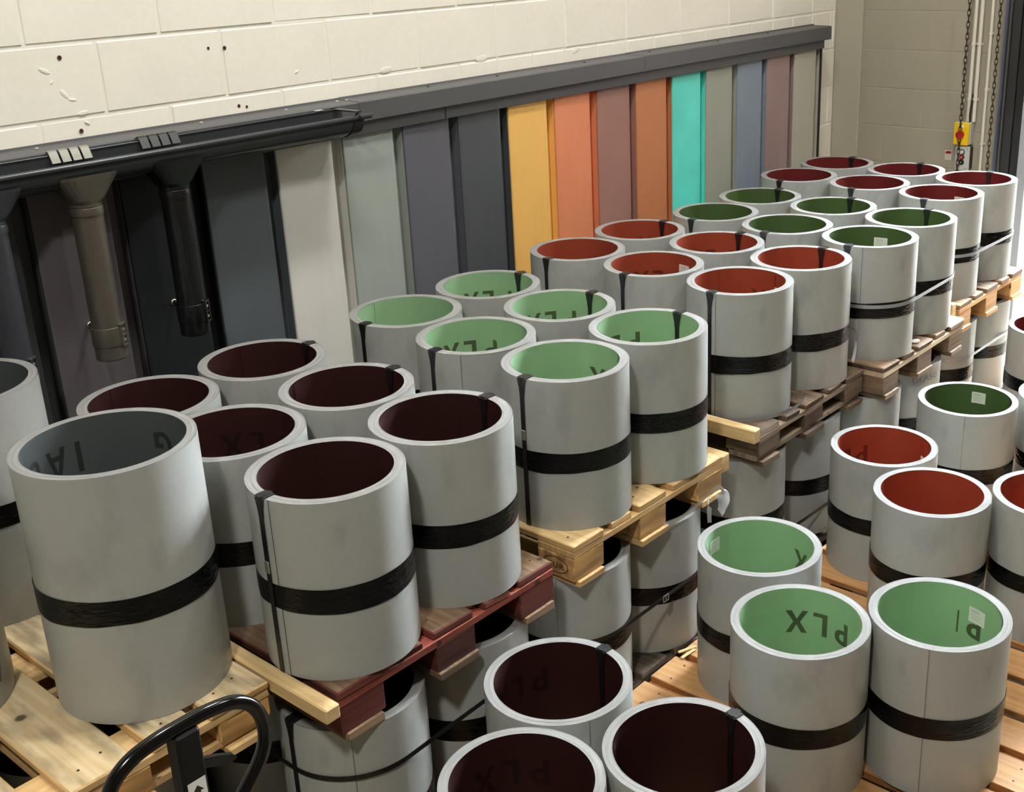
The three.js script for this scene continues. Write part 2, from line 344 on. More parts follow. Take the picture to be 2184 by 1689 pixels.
// ---------------------------------------------------------------- cladding samples on the wall
const ZF = 0.09, TOPY = 1.838;
const panelMat = (c, o = {}) => phys({ color: rgb(...c), roughness: 0.48, specularIntensity: 0.6, bumpMap: panelBump, bumpScale: 0.0015, map: brushed, ...o });
const PANELS = [
  [[65, 69, 74], 'dark grey cladding panel behind the first grey downpipe'], [[74, 76, 78], 'dark slate cladding panel between the grey and bronze downpipes'],
  [[102, 96, 99], 'dull mauve-grey cladding panel behind the bronze downpipe'], [[34, 38, 40], 'near-black cladding panel behind the black downpipe'],
  [[82, 88, 92], 'dark blue-grey cladding panel beside the black downpipe'], [[210, 208, 201], 'pale silver-grey cladding panel under the gutter end'],
  [[153, 160, 153], 'mid green-grey cladding panel just past the gutter end'], [[92, 92, 99], 'dark slate cladding panel two before the gold one'],
  [[74, 78, 82], 'dark blue-grey shiny cladding panel touching the gold one'], [[247, 196, 109], 'gold cladding panel on the block wall'],
  [[225, 142, 101], 'bright copper cladding panel beside the gold one'], [[153, 113, 101], 'brown-mauve cladding panel between two copper ones'],
  [[191, 124, 84], 'brown copper cladding panel beside the turquoise one'], [[100, 229, 212], 'turquoise cladding panel on the block wall'],
  [[153, 155, 143], 'sage grey cladding panel beside the turquoise one'], [[128, 139, 153], 'steel blue cladding panel near the corner'],
  [[145, 122, 120], 'dusty pink cladding panel, last but one before the corner'], [[168, 166, 153], 'beige grey cladding panel at the corner end'],
];
const X0 = 0.334 - 0.3 * 2;
{
  const face = sheet([[0.0, 0.064], [0.0, 0.0865], [0.0012, 0.0892], [0.0035, ZF], [0.235, ZF], [0.243, 0.0895], [0.247, 0.087], [0.2485, 0.083], [0.2485, 0.050]], 0.0012, 0.15, TOPY, alongY);
  const groove = sheet([[0.2485, 0.050], [0.252, 0.0485], [0.292, 0.0485], [0.2945, 0.050], [0.2955, 0.0865]], 0.0012, 0.15, TOPY, alongY);
  PANELS.forEach(([c, label], i) => {
    const t = thing('cladding_panel', label, 'panel', [X0 + i * 0.3, 0, 0], 'coloured cladding samples along the wall');
    const special = { 8: { roughness: 0.22, clearcoat: 0.4, clearcoatRoughness: 0.25 }, 13: { map: cloudy, roughness: 0.35 }, 9: { metalness: 0.15, roughness: 0.36 }, 10: { metalness: 0.15 }, 12: { metalness: 0.1 } }[i] ?? {};
    const m = panelMat(c, special);
    part('panel_face', face, m, t); part('joint_channel', groove, m, t);
  });
  const xe = X0 + PANELS.length * 0.3;
  const t = thing('corner_trim', 'dark vertical edge trim closing the cladding at the corner', 'trim', [xe, 0, 0]);
  part('trim_leg', cbox(0.004, TOPY - 0.15, 0.095, 0.001, 1, [0.008, (TOPY + 0.15) / 2, 0.0475]), M.flash, t);
  part('trim_face', cbox(0.016, TOPY - 0.15, 0.004, 0.001, 1, [0.002, (TOPY + 0.15) / 2, 0.094]), M.darkMetal, t);
  // capping along the top in three lapped lengths
  const cap = thing('capping_flashing', 'dark grey folded metal capping running along the top of the cladding', 'flashing');
  const prof = [[0.006, 1.943], [0.008, 1.936], [0.118, 1.934], [0.125, 1.930], [0.126, 1.862], [0.120, 1.857], [0.108, 1.857]];
  for (const [a, b, up] of [[-1.0, 1.66, 0], [1.60, 3.42, 0.0016], [3.36, 5.185, 0.0032]]) part('flashing_length', sheet(prof.map(([z, y]) => [z + up, y + up]), -0.0014, a, b, alongX), M.flash, cap);
  part('end_cap', cbox(0.003, 0.074, 0.124, 0.0008, 2, [5.186, 1.897, 0.064]), M.darkMetal, cap);
  const und = thing('under_trim', 'narrow dark strip under the capping above the panels', 'trim');
  part('strip_length', cbox(3.05, 0.05, 0.014, 0.002, 0, [0.525, 1.8365, 0.1005]), M.flash, und);
  part('strip_length', cbox(3.09, 0.05, 0.014, 0.002, 0, [3.6, 1.8365, 0.1005]), M.flash, und);
  const head = new THREE.CylinderGeometry(0.005, 0.006, 0.004, 10);
  for (const [x, z] of [[0.41, 0.05], [0.98, 0.05], [1.32, 0.06], [1.56, 0.05], [1.60, 0.055], [2.03, 0.04], [2.42, 0.05], [3.0, 0.05], [3.5, 0.05], [4.1, 0.05], [4.6, 0.05]]) part('screw_head', head.clone().translate(x, 1.9375 + (x > 3.4 ? 0.003 : 0.0015), z), x < 1.7 ? M.screw : M.darkMetal, cap);
}
// half-round gutter
{
  const t = thing('roof_gutter', 'dark grey half-round gutter with three downpipes, open at its end', 'gutter');
  const cy = 1.898, cz = 0.206, R = 0.061, pts = [];
  pts.push([cz - R + 0.002, cy + 0.026], [cz - R, cy + 0.018]);
  for (let i = 0; i <= 20; i++) { const a = PI + i / 20 * PI; pts.push([cz + R * Math.cos(a), cy + R * Math.sin(a)]); }
  part('trough', sheet(pts, 0.0018, -1.0, 1.5, alongX), M.gutter, t);
  part('front_bead', new THREE.CylinderGeometry(0.009, 0.009, 2.53, 14).rotateZ(PI / 2).translate(0.265, cy + 0.006, cz + R + 0.002), M.gutter, t);
  part('rear_bead', new THREE.CylinderGeometry(0.003, 0.003, 2.5, 8).rotateZ(PI / 2).translate(0.25, cy + 0.027, cz - R + 0.002), M.gutter, t);
  // end hanger: band round the trough, arm across the top, hook over the bead
  const band = []; for (let i = 0; i <= 16; i++) { const a = PI + i / 16 * PI; band.push([cz + (R + 0.0035) * Math.cos(a), cy + (R + 0.0035) * Math.sin(a)]); }
  const h = part('hanger', sheet(band, 0.003, 1.452, 1.488, alongX), M.darkMetal, t);
  part('hanger_arm', cbox(0.026, 0.005, 0.135, 0.001, 2, [1.472, cy + 0.028, cz + 0.002]), M.darkMetal, h);
  part('hanger_hook', new THREE.TorusGeometry(0.0125, 0.003, 8, 18, 4.4).rotateY(PI / 2).translate(1.472, cy + 0.009, cz + R + 0.003), M.darkMetal, h);
  part('hanger_plate', cbox(0.03, 0.075, 0.004, 0.001, 1, [1.472, cy - 0.004, 0.135]), M.darkMetal, h);
  part('hanger_screw', new THREE.CylinderGeometry(0.007, 0.007, 0.006, 10).rotateX(PI / 2).translate(1.47, cy + 0.0, 0.139), M.screw, h);
  part('clip_tab', cbox(0.03, 0.004, 0.02, 0.001, 0, [1.40, cy + 0.032, 0.142]), M.screw, h);
  // comb clips hooked over the rear edge
  for (const [xa, xb, m, label] of [[0.392, 0.526, M.gutterPale, 'pale grey four-finger comb clip hooked over the gutter back edge'], [0.686, 0.828, M.darkMetal, 'black four-finger comb clip hooked over the gutter back edge']]) {
    const c = thing('gutter_clip', label, 'clip', [0, 0, 0]);
    const w = (xb - xa) / 4;
    for (let i = 0; i < 4; i++) part('clip_finger', sheet([[0.131, cy + 0.036], [0.139, cy + 0.042], [0.149, cy + 0.038], [0.158, cy + 0.022], [0.166, cy + 0.006]], -0.002, xa + i * w + 0.003, xa + (i + 1) * w - 0.004, alongX), m, c);
    part('clip_spine', cbox(xb - xa, 0.004, 0.006, 0.001, 0, [(xa + xb) / 2, cy + 0.0365, 0.1315]), m, c);
  }
}
// downpipes: funnel outlet under the gutter, pipe, socket and standoff clip
function downpipe(x, yb, m, label, clipHigh) {
  const t = thing('downpipe', label, 'downpipe', [x, 0, 0.206], 'downpipes hanging from the gutter');
  const P = new Poly(), N = 40, r = 0.047, rings = [[1.872, 0.098, 0.061, 6], [1.862, 0.096, 0.060, 6], [1.795, 0.056, 0.050, 2.6], [1.783, 0.048, 0.048, 2], [1.775, 0.0478, 0.0478, 2]];
  const pt = ([y, a, b, e], k) => { const th = k / N * 2 * PI, c = Math.cos(th), s = Math.sin(th), q = Math.pow(Math.abs(c) ** e + Math.abs(s) ** e, -1 / e); return new THREE.Vector3(a * c * q, y, b * s * q); };
  for (let i = 0; i + 1 < rings.length; i++) for (let k = 0; k < N; k++) {
    const q = [pt(rings[i], k), pt(rings[i], k + 1), pt(rings[i + 1], k + 1), pt(rings[i + 1], k)], th = (k + 0.5) / N * 2 * PI;
    P.face(q, [[0, 0], [1, 0], [1, 1], [0, 1]], new THREE.Vector3(Math.cos(th), 0.01, Math.sin(th)));
  }
  part('outlet_funnel', P.build(), m, t);
  const pipe = new THREE.LatheGeometry([[0.0435, 1.776], [0.0455, 1.776], [0.0455, yb + 0.03], [0.0435, yb + 0.03]].map((p) => new THREE.Vector2(...p)), 40); part('pipe', pipe, m, t);
  part('collar', new THREE.LatheGeometry([[0.0458, 1.772], [0.0485, 1.770], [0.0485, 1.748], [0.0458, 1.747]].map((p) => new THREE.Vector2(...p)), 40), m, t);
  part('socket_end', new THREE.LatheGeometry([[0.044, yb + 0.05], [0.0472, yb + 0.05], [0.0478, yb + 0.046], [0.0478, yb + 0.003], [0.0468, yb], [0.044, yb]].map((p) => new THREE.Vector2(...p)), 40), m, t);
  const yc = yb + 0.075, clip = part('pipe_clip', new THREE.LatheGeometry([[0.0462, yc + 0.03], [0.0505, yc + 0.029], [0.0505, yc - 0.029], [0.0462, yc - 0.03]].map((p) => new THREE.Vector2(...p)), 40), m, t);
  const hx = 0.030, hz = 0.041, ang = -0.63; // hinge box with two slots on the front of the clip
  const fr = [cbox(0.034, 0.008, 0.010, 0.001, 0, [0, 0.034, 0]), cbox(0.034, 0.008, 0.010, 0.001, 0, [0, -0.034, 0]), cbox(0.034, 0.006, 0.010, 0.001, 0, [0, 0, 0]), cbox(0.007, 0.072, 0.010, 0.001, 1, [-0.0135, 0, 0]), cbox(0.007, 0.072, 0.010, 0.001, 1, [0.0135, 0, 0]), cbox(0.032, 0.07, 0.002, 0.0005, 1, [0, 0, -0.004])];
  part('clip_box', moved(merge(fr), hx * 0.95, yc, hz * 0.98, PI / 2 - Math.atan2(hz, hx)), m, clip);
  for (const s of [-1, 1]) part('clip_bolt', new THREE.CylinderGeometry(0.005, 0.005, 0.008, 10).rotateX(PI / 2).rotateY(PI / 2 - Math.atan2(hz, hx)).translate(hx * 0.95, yc + s * 0.017, hz * 0.98), M.screw, clip);
  part('standoff_stud', new THREE.CylinderGeometry(0.0085, 0.0085, 0.068, 12).rotateX(PI / 2).translate(0, yc + 0.012, -0.081), M.darkMetal, clip);
  part('stud_cap', new THREE.SphereGeometry(0.011, 12, 8).scale(1, 1, 0.6).translate(0, yc + 0.012, -0.108), M.screw, clip);
}
downpipe(0.160, 1.262, M.greyPipe, 'dark grey downpipe, first of the three hanging from the gutter');
downpipe(0.452, 1.290, M.bronze, 'bronze brown downpipe with a pale sheen and slotted clip');
downpipe(0.752, 1.288, M.blackPipe, 'glossy black downpipe hanging from the gutter');

// ---------------------------------------------------------------- door controls on the far wall
{
  const wx = FARX - 0.0035;
  const iso = thing('isolator_switch', 'yellow isolator box with a red rotary knob on the far wall', 'switch', [wx, 1.325, 0.862]);
  part('box_body', cbox(0.05, 0.13, 0.095, 0.006, 1, [-0.025, 0, 0]), M.greyBox, iso);
  part('box_cover', cbox(0.022, 0.132, 0.092, 0.007, 1, [-0.061, 0, -0.002]), M.yellow, iso);
  const kn = part('rotary_knob', new THREE.CylinderGeometry(0.021, 0.024, 0.022, 24).rotateZ(PI / 2).translate(-0.083, -0.002, -0.004), M.red, iso);
  part('knob_grip', cbox(0.014, 0.044, 0.012, 0.003, 1, [-0.098, -0.002, -0.004]), M.red, kn);
  part('cover_label', cbox(0.001, 0.014, 0.036, 0.0002, 2, [-0.0727, 0.045, -0.002]), M.white, iso);
  for (const y of [-0.058, 0.058]) part('cover_screw', new THREE.CylinderGeometry(0.003, 0.003, 0.004, 8).rotateZ(PI / 2).translate(-0.0735, y, -0.002), M.black, iso);
  const pb = thing('push_button_station', 'grey box with white, red and black push buttons under the yellow isolator', 'switch', [wx, 1.183, 0.874]);
  part('box_body', cbox(0.045, 0.132, 0.082, 0.005, 1, [-0.0225, 0, 0]), M.black, pb);
  part('box_cover', cbox(0.016, 0.142, 0.086, 0.004, 1, [-0.053, 0, -0.001]), M.greyBox, pb);
  [[0.038, M.white], [0.008, M.redButton], [-0.022, M.black]].forEach(([y, m]) => {
    const b = part('button', new THREE.CylinderGeometry(0.0105, 0.0105, 0.010, 20).rotateZ(PI / 2).translate(-0.066, y, -0.001), m, pb);
    part('button_bezel', new THREE.TorusGeometry(0.0132, 0.0028, 8, 24).rotateY(PI / 2).translate(-0.0625, y, -0.001), M.black, b);
    part('button_mark', cbox(0.001, 0.009, 0.0025, 0.0002, 1, [-0.0715, y, -0.001]), m === M.white ? M.black : M.white, b);
  });
  for (const [y, z] of [[0.058, -0.03], [0.058, 0.028], [-0.058, -0.03], [-0.058, 0.028]]) part('cover_screw', new THREE.CylinderGeometry(0.0028, 0.0028, 0.003, 8).rotateZ(PI / 2).translate(-0.062, y, z), M.black, pb);
  const st = tag(part('warning_sticker', cbox(0.001, 0.056, 0.040, 0.0002, 1, [wx - 0.0006, 1.184, 0.764]), [std({ color: rgb(206, 200, 186), roughness: 0.5 })], scene), 'small white sticker with a red arrow beside the push buttons', 'sticker');
  st.material = std({ color: rgb(206, 200, 186), roughness: 0.5 });
  const red = new THREE.Shape(); [[-0.018, 0], [-0.012, 0.012], [0.016, 0.012], [0.019, 0.004], [0.015, -0.003], [-0.018, -0.003]].forEach(([a, b], i) => i ? red.lineTo(a, b) : red.moveTo(a, b));
  part('red_mark', new THREE.ExtrudeGeometry(red, { depth: 0.0008, bevelEnabled: false }).rotateY(-PI / 2).translate(wx - 0.0012, 1.196, 0.764), M.red, st);
  for (let i = 0; i < 4; i++) part('text_line', cbox(0.0006, 0.003, 0.032 - (i % 2) * 0.006, 0.0001, 2, [wx - 0.0014, 1.186 - i * 0.007, 0.763]), M.greyBox, st);
  for (const [z, y0, y1, r, lab] of [[0.874, 1.392, 6.4, 0.010, 'white cable conduit rising from the middle of the yellow isolator'], [0.909, 1.392, 6.4, 0.011, 'thicker white conduit beside it, rising from the yellow isolator edge'], [0.968, 0.02, 6.4, 0.0085, 'thin white conduit running past the switches to the floor']]) {
    const c = thing('conduit', lab, 'conduit', [wx - r - 0.006, 0, z]);
    part('conduit_tube', new THREE.CylinderGeometry(r, r, y1 - y0, 14).translate(0, (y0 + y1) / 2, 0), M.conduit, c);
    for (let y = y0 < 1 ? 1.27 : 1.52; y < 2.5; y += 0.31) part('saddle', merge([new THREE.CylinderGeometry(r + 0.003, r + 0.003, 0.014, 14).translate(0, y, 0), cbox(0.006, 0.014, r * 2 + 0.008, 0.001, 2, [r + 0.002, y, 0])]), M.conduit, c);
  }
  const cable = tag(part('black_cable', tube([[wx - 0.03, 1.385, 0.892], [wx - 0.034, 1.43, 0.89], [wx - 0.03, 1.49, 0.893], [wx - 0.014, 1.55, 0.8915]], 0.004, 20, 8), M.black, scene), 'short black cable between the conduits above the yellow isolator', 'cable');
  // hoist chains, link by link
  const link = new THREE.TorusGeometry(0.0115, 0.0032, 7, 14).scale(0.68, 1.8, 1);
  [[5.415, 0.858, 0.90, 2.25, 'door hoist chain hanging in front of the yellow isolator'], [5.40, 1.042, 0.90, 2.25, 'door hoist chain hanging beside the black door guide']].forEach(([x, z, y0, y1, lab]) => {
    const c = thing('hoist_chain', lab, 'chain', [x, 0, z]);
    let k = 0; for (let y = y0; y < y1; y += 0.0325, k++) { const l = part('chain_link', link, M.chain, c); l.position.y = y; l.rotation.y = (k % 2 ? 0.35 : PI / 2 + 0.35) + jit(0.15); }
    part('chain_run', merge([new THREE.CylinderGeometry(0.005, 0.005, 4.2, 8).translate(0, 2.25 + 2.1, 0)]), M.chain, c);
  });
}
// outside the open door: a lane between a white clad wall and an added dark blocker, open to the sky ahead
{
  const a = new THREE.Group(); a.name = 'wall_outside'; a.userData.kind = 'structure'; scene.add(a);
  part('wall_core', new THREE.BoxGeometry(22, 5.2, 0.3).translate(16.8, 2.6, 0.84), M.seam, a);
  for (let i = 0; i < 22; i++) part('cladding_sheet', cbox(0.992, 5.2, 0.02, 0.004, 1, [6.3 + i, 2.6, 1.0]), M.whitePanel, a);
  part('wall_added_blocker', new THREE.BoxGeometry(22, 6.5, 0.3).translate(16.8, 3.25, 3.15), M.blockerDark, scene).userData.kind = 'structure';  // added unseen wall, keeps side daylight out of the doorway
}

// ---------------------------------------------------------------- pallets
// deck boards run along z, 0.8 m wide and 1.2 m deep, 0.144 m tall, base at y
function pallet(label, x0, z0, y, m, opt = {}) {
  const t = thing('pallet', label, 'pallet', [x0, y, z0]);
  const Wd = opt.w ?? 0.8, L = opt.l ?? 1.2, bx = [0.0725, Wd / 2, Wd - 0.0725], bz = [0.0725, L / 2, L - 0.0725];
  const base = opt.base ? 0.022 : 0, hb = 0.078 - base;
  const widths = opt.deck ?? [0.145, 0.1, 0.145, 0.1, 0.145], gap = (Wd - widths.reduce((a, b) => a + b, 0)) / (widths.length - 1);
  let x = opt.pos?.[0] ?? 0; const nails = [], nail = new THREE.CylinderGeometry(0.0035, 0.0035, 0.0016, 8);
  widths.forEach((w, i) => {
    const len = L + jit(0.005), g = cbox(w, 0.022, len, opt.worn ? 0.004 : 0.0025, 2, [x + w / 2, 0.133 + jit(0.0006), L / 2 + jit(0.004)], true, opt.worn ? 0.003 : 0.0012);
    part('deck_board', g, [m.side, m.top], t);
    for (const z of bz) for (const s of w > 0.12 ? [-0.036, 0.036] : [0]) if (opt.nails !== false) nails.push(nail.clone().translate(x + w / 2 + s + jit(0.008), 0.1444, z + jit(0.02)));
    x = opt.pos ? opt.pos[i + 1] : x + w + gap;
  });
  for (const z of bz) part('stringer_board', cbox(Wd, 0.022, 0.145, 0.002, 0, [Wd / 2, 0.111, z], false, opt.worn ? 0.002 : 0.0008), m.stringer ?? m.side, t);
  bx.forEach((bxx, i) => bz.forEach((z) => part('block', cbox(i === 1 && !opt.wide ? 0.145 : 0.145, hb, 0.145, 0.003, 2, [bxx, 0.022 + base + hb / 2, z], false, 0.0012), m.block ?? m.side, t)));
  if (opt.base) for (const z of bz) part('base_cross_board', cbox(Wd, 0.022, 0.12, 0.002, 0, [Wd / 2, 0.033, z], false, 0.001), m.stringer ?? m.side, t);
  bx.forEach((bxx, i) => part('base_board', cbox(i === 1 ? 0.145 : 0.12, 0.022, L + 0.012, 0.002, 2, [bxx, 0.011, L / 2 + 0.004], false, opt.worn ? 0.003 : 0.001), m.foot ?? m.side, t));
  if (nails.length) { const n = part('nail_heads', merge(nails), M.nail, t); n.userData.kind = 'stuff'; }
  return t;
}
const H = 0.4858, DECK = 0.7741, YL = 0.144 + H;
const Wm = {
  A: { top: W.pale, side: W.paleSide, stringer: W.paleSide, block: W.chip, foot: W.paleSide }, B: { top: W.redTop, side: W.red, stringer: W.redPaint, block: W.red, foot: W.redTop },
  C: { top: W.honeyTop, side: W.honey, stringer: W.honey, block: W.chip, foot: W.honey }, D: { top: W.dark, side: W.dark, stringer: W.darkPale, block: W.dark, foot: W.dark },
  E: { top: W.mid, side: W.mid, stringer: W.midPale, block: W.mid, foot: W.mid }, F: { top: W.goldTop, side: W.goldTop, stringer: W.gold, block: W.gold, foot: W.gold },
  fresh: { top: W.fresh, side: W.freshSide, stringer: W.freshSide, block: W.freshSide, foot: W.freshSide }, old: { top: W.old, side: W.old, block: W.old },
};
pallet('pale stained pine pallet under the tall dark-lined coils, behind the pallet truck handle', -0.684, 0.165, YL - 0.0006, Wm.A, { deck: [0.12, 0.155, 0.16, 0.118, 0.165], pos: [-0.08, 0.06, 0.284, 0.486, 0.635, 0], worn: 1, base: 1 });
pallet('red painted worn pallet carrying the brown-lined coils', 0.185, 0.352, YL, Wm.B, { worn: 1 });
pallet('honey pine pallet with chipboard blocks carrying the pale green coils', 1.085, 0.345, YL, Wm.C);
pallet('dark weathered pallet marked 187 carrying the orange-lined coils', 2.135, 0.342, YL, Wm.D, { base: 1, worn: 1 });
pallet('grey-brown weathered pallet carrying the upper dark green coils', 2.985, 0.41, YL, Wm.E, { worn: 1 });
pallet('golden wood pallet carrying the upper dark red coils by the door', 3.965, 0.318, YL, Wm.F);
const low = [['pine pallet on the floor at the gutter end of the row', -0.684, 0.165], ['grey pallet on the floor beneath the red pallet stack', 0.185, 0.352], ['grey weathered floor pallet whose board end shows beside fresh pine boards', 1.085, 0.345], ['grey pallet on the floor beneath the dark weathered pallet stack', 2.135, 0.342], ['grey pallet on the floor beneath the grey-brown pallet stack', 2.985, 0.41], ['grey pallet on the floor beneath the golden pallet stack', 3.965, 0.318]];
low.forEach(([l, x, z]) => pallet(l, x, z, 0, Wm.old, { worn: 1 }));
const FRESHDECK = [0.145, 0.145, 0.145, 0.145, 0.145];
pallet('fresh pine pallet on the floor under the three aisle brown-lined coils', 0.10, 1.57, 0, Wm.fresh, { w: 0.86, deck: FRESHDECK });
pallet('fresh pine pallet on the floor under the three aisle pale green coils', 1.068, 1.567, 0, Wm.fresh, { w: 0.86, deck: FRESHDECK });
pallet('fresh pine pallet on the floor under the aisle orange-lined coils', 1.965, 1.60, 0, Wm.fresh, { w: 0.9, deck: [0.15, 0.15, 0.15, 0.15, 0.15] });
pallet('pine pallet on the floor under the aisle dark green coils', 2.98, 1.62, 0, Wm.fresh, { w: 0.86, deck: FRESHDECK });
pallet('pine pallet on the floor under the aisle dark red coil by the door', 3.95, 1.60, 0, Wm.fresh, { w: 0.86, deck: FRESHDECK });

// loose battens between the stacks
for (const [x, y, z0, z1, w, h, lab] of [
  [0.1455, 0.7540, 0.30, 1.585, 0.043, 0.042, 'long pale timber batten lying beside the red pallet'],
  [1.962, 0.7085, 0.40, 1.512, 0.05, 0.066, 'pale timber batten end beside the honey pallet corner'],
  [2.10, 0.7735, 0.62, 1.555, 0.042, 0.054, 'pale timber batten with a knot end in front of the dark pallet'],
  [3.87, 0.775, 0.80, 1.53, 0.045, 0.07, 'pale batten end beside the grey-brown pallet near the door'],
  [3.80, 0.742, 0.60, 1.60, 0.05, 0.05, 'short pale batten tucked against the grey-brown pallet corner']]) {
  tag(part('timber_batten', cbox(w, h, z1 - z0, 0.004, 2, [x, y, (z0 + z1) / 2], false, 0.001), W.batten, scene), lab, 'batten', 'loose battens between the stacks');
}

// ---------------------------------------------------------------- coils
const LIN = {};
const PLX = [['PLX', 0.0, 0.076, 0.076, 0.012]];
const lining = (k, base, ink, words, rough = 0.36) => LIN[k] = phys({ map: liningTex(base, ink, words), roughness: rough, specularIntensity: 0.9 });
lining('pale', [136, 170, 132], [70, 82, 56], PLX); lining('orange', [140, 62, 42], [96, 40, 28], PLX); lining('red', [96, 32, 31], [110, 30, 28], []);
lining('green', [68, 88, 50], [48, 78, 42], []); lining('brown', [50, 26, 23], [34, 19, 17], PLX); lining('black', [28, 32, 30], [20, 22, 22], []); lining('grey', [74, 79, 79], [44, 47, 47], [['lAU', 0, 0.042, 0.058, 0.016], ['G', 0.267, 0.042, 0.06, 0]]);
const NSEG = 96;
const cache = {};
const once = (k, f) => cache[k] ??= f();
// rolled sheet wall: radius winds in by `step` over one turn so that the sheet end stands proud at angle 0
function wallGeo(R, step, y0, y1, inside) {
  const pos = [], nor = [], uv = [], idx = [], sg = inside ? -1 : 1;
  for (let i = 0; i <= NSEG; i++) {
    const th = i / NSEG * 2 * PI, r = inside ? R - step * (1 - i / NSEG) : R - step * (i / NSEG), c = Math.cos(th), s = Math.sin(th);
    for (const y of [y0, y1]) { pos.push(r * c, y, r * s); nor.push(sg * c, 0, sg * s); uv.push(inside ? i / NSEG : th * R, inside ? (y - y0) / (y1 - y0) : y); }
    if (i < NSEG) { const a = i * 2; inside ? idx.push(a, a + 2, a + 1, a + 1, a + 2, a + 3) : idx.push(a, a + 1, a + 2, a + 1, a + 3, a + 2); }
  }
  const rA = inside ? R - step : R, rB = inside ? R : R - step, b = pos.length / 3;
  for (const [r, y] of [[rA, y0], [rA, y1], [rB, y0], [rB, y1]]) { pos.push(r, y, 0); nor.push(0, 0, -1); uv.push(0, y); }
  idx.push(b, b + 1, b + 2, b + 2, b + 1, b + 3);
  const g = new THREE.BufferGeometry(); g.setAttribute('position', new THREE.Float32BufferAttribute(pos, 3)); g.setAttribute('normal', new THREE.Float32BufferAttribute(nor, 3)); g.setAttribute('uv', new THREE.Float32BufferAttribute(uv, 2)); g.setIndex(idx); return g;
}
function edgeGeo(R, Rin, h) { // wound sheet edges seen from above and below: a few turns stand slightly higher than others
  const pos = [], uv = [], idx = [], K = 7;
  for (const [y, up] of [[h, 1]]) {
    const lift = Array.from({ length: K + 1 }, (_, k) => up > 0 && k && k < K ? (hash(k, 3, 77) - 0.5) * 0.0016 : 0), o = pos.length / 3;
    for (let i = 0; i <= NSEG; i++) for (let k = 0; k <= K; k++) { const th = i / NSEG * 2 * PI, r = Rin + (R - Rin) * k / K; pos.push(r * Math.cos(th), y + lift[k], r * Math.sin(th)); uv.push(i / NSEG * 3, k / K); }
    for (let i = 0; i < NSEG; i++) for (let k = 0; k < K; k++) { const a = o + i * (K + 1) + k, b = a + K + 1; up > 0 ? idx.push(a, b, a + 1, a + 1, b, b + 1) : idx.push(a, a + 1, b, a + 1, b + 1, b); }
  }
  const g = new THREE.BufferGeometry(); g.setAttribute('position', new THREE.Float32BufferAttribute(pos, 3)); g.setAttribute('uv', new THREE.Float32BufferAttribute(uv, 2)); g.setIndex(idx); g.computeVertexNormals();
  const n = g.attributes.normal; for (let i = 0; i < n.count; i++) if (Math.abs(n.getY(i)) < 0.5) n.setXYZ(i, 0, 1, 0);
  return g;
}
function bandGeo(R, h, s) { // stretch-film band with a wavering edge and a doubled stretch
  const pos = [], uv = [], idx = [], N = 80;
  for (let i = 0; i <= N; i++) {
    const u = i / N, th = u * 2 * PI, lo = (fbm(u, 0.3, 7, 1, s, 3) - 0.5) * 0.016, hi = (fbm(u, 0.7, 6, 1, s + 5, 3) - 0.5) * 0.014;
    for (let k = 0; k <= 4; k++) { const w = k / 4, r = R + 0.0006 + 0.0005 * Math.sin(w * PI) + (fbm(u, w, 18, 4, s + 9, 2) - 0.5) * 0.0007; pos.push(r * Math.cos(th), lo + (h + hi - lo) * w, r * Math.sin(th)); uv.push(th * R * 5, w * 0.45); }
    if (i < N) for (let k = 0; k < 4; k++) { const a = i * 5 + k, b = a + 5; idx.push(a, a + 1, b, a + 1, b + 1, b); }
  }
  const g = new THREE.BufferGeometry(); g.setAttribute('position', new THREE.Float32BufferAttribute(pos, 3)); g.setAttribute('uv', new THREE.Float32BufferAttribute(uv, 2)); g.setIndex(idx); g.computeVertexNormals(); return g;
}
// curved patch between angles a0..a1 (radians) and heights y0..y1
function patch(R, a0, a1, y0, y1, inside, uvf) {
  const pos = [], nor = [], uv = [], idx = [], N = Math.max(4, Math.ceil((a1 - a0) / 0.08)), sg = inside ? -1 : 1;
  for (let i = 0; i <= N; i++) { const th = a0 + (a1 - a0) * i / N; for (const k of [0, 1]) { pos.push(R * Math.cos(th), k ? y1 : y0, R * Math.sin(th)); nor.push(sg * Math.cos(th), 0, sg * Math.sin(th)); uv.push(...(uvf ? uvf(th, k) : [inside ? i / N : 1 - i / N, k])); }
    if (i < N) { const a = i * 2; inside ? idx.push(a, a + 2, a + 1, a + 1, a + 2, a + 3) : idx.push(a, a + 1, a + 2, a + 1, a + 3, a + 2); } }
  const g = new THREE.BufferGeometry(); g.setAttribute('position', new THREE.Float32BufferAttribute(pos, 3)); g.setAttribute('normal', new THREE.Float32BufferAttribute(nor, 3)); g.setAttribute('uv', new THREE.Float32BufferAttribute(uv, 2)); g.setIndex(idx); return g;
}
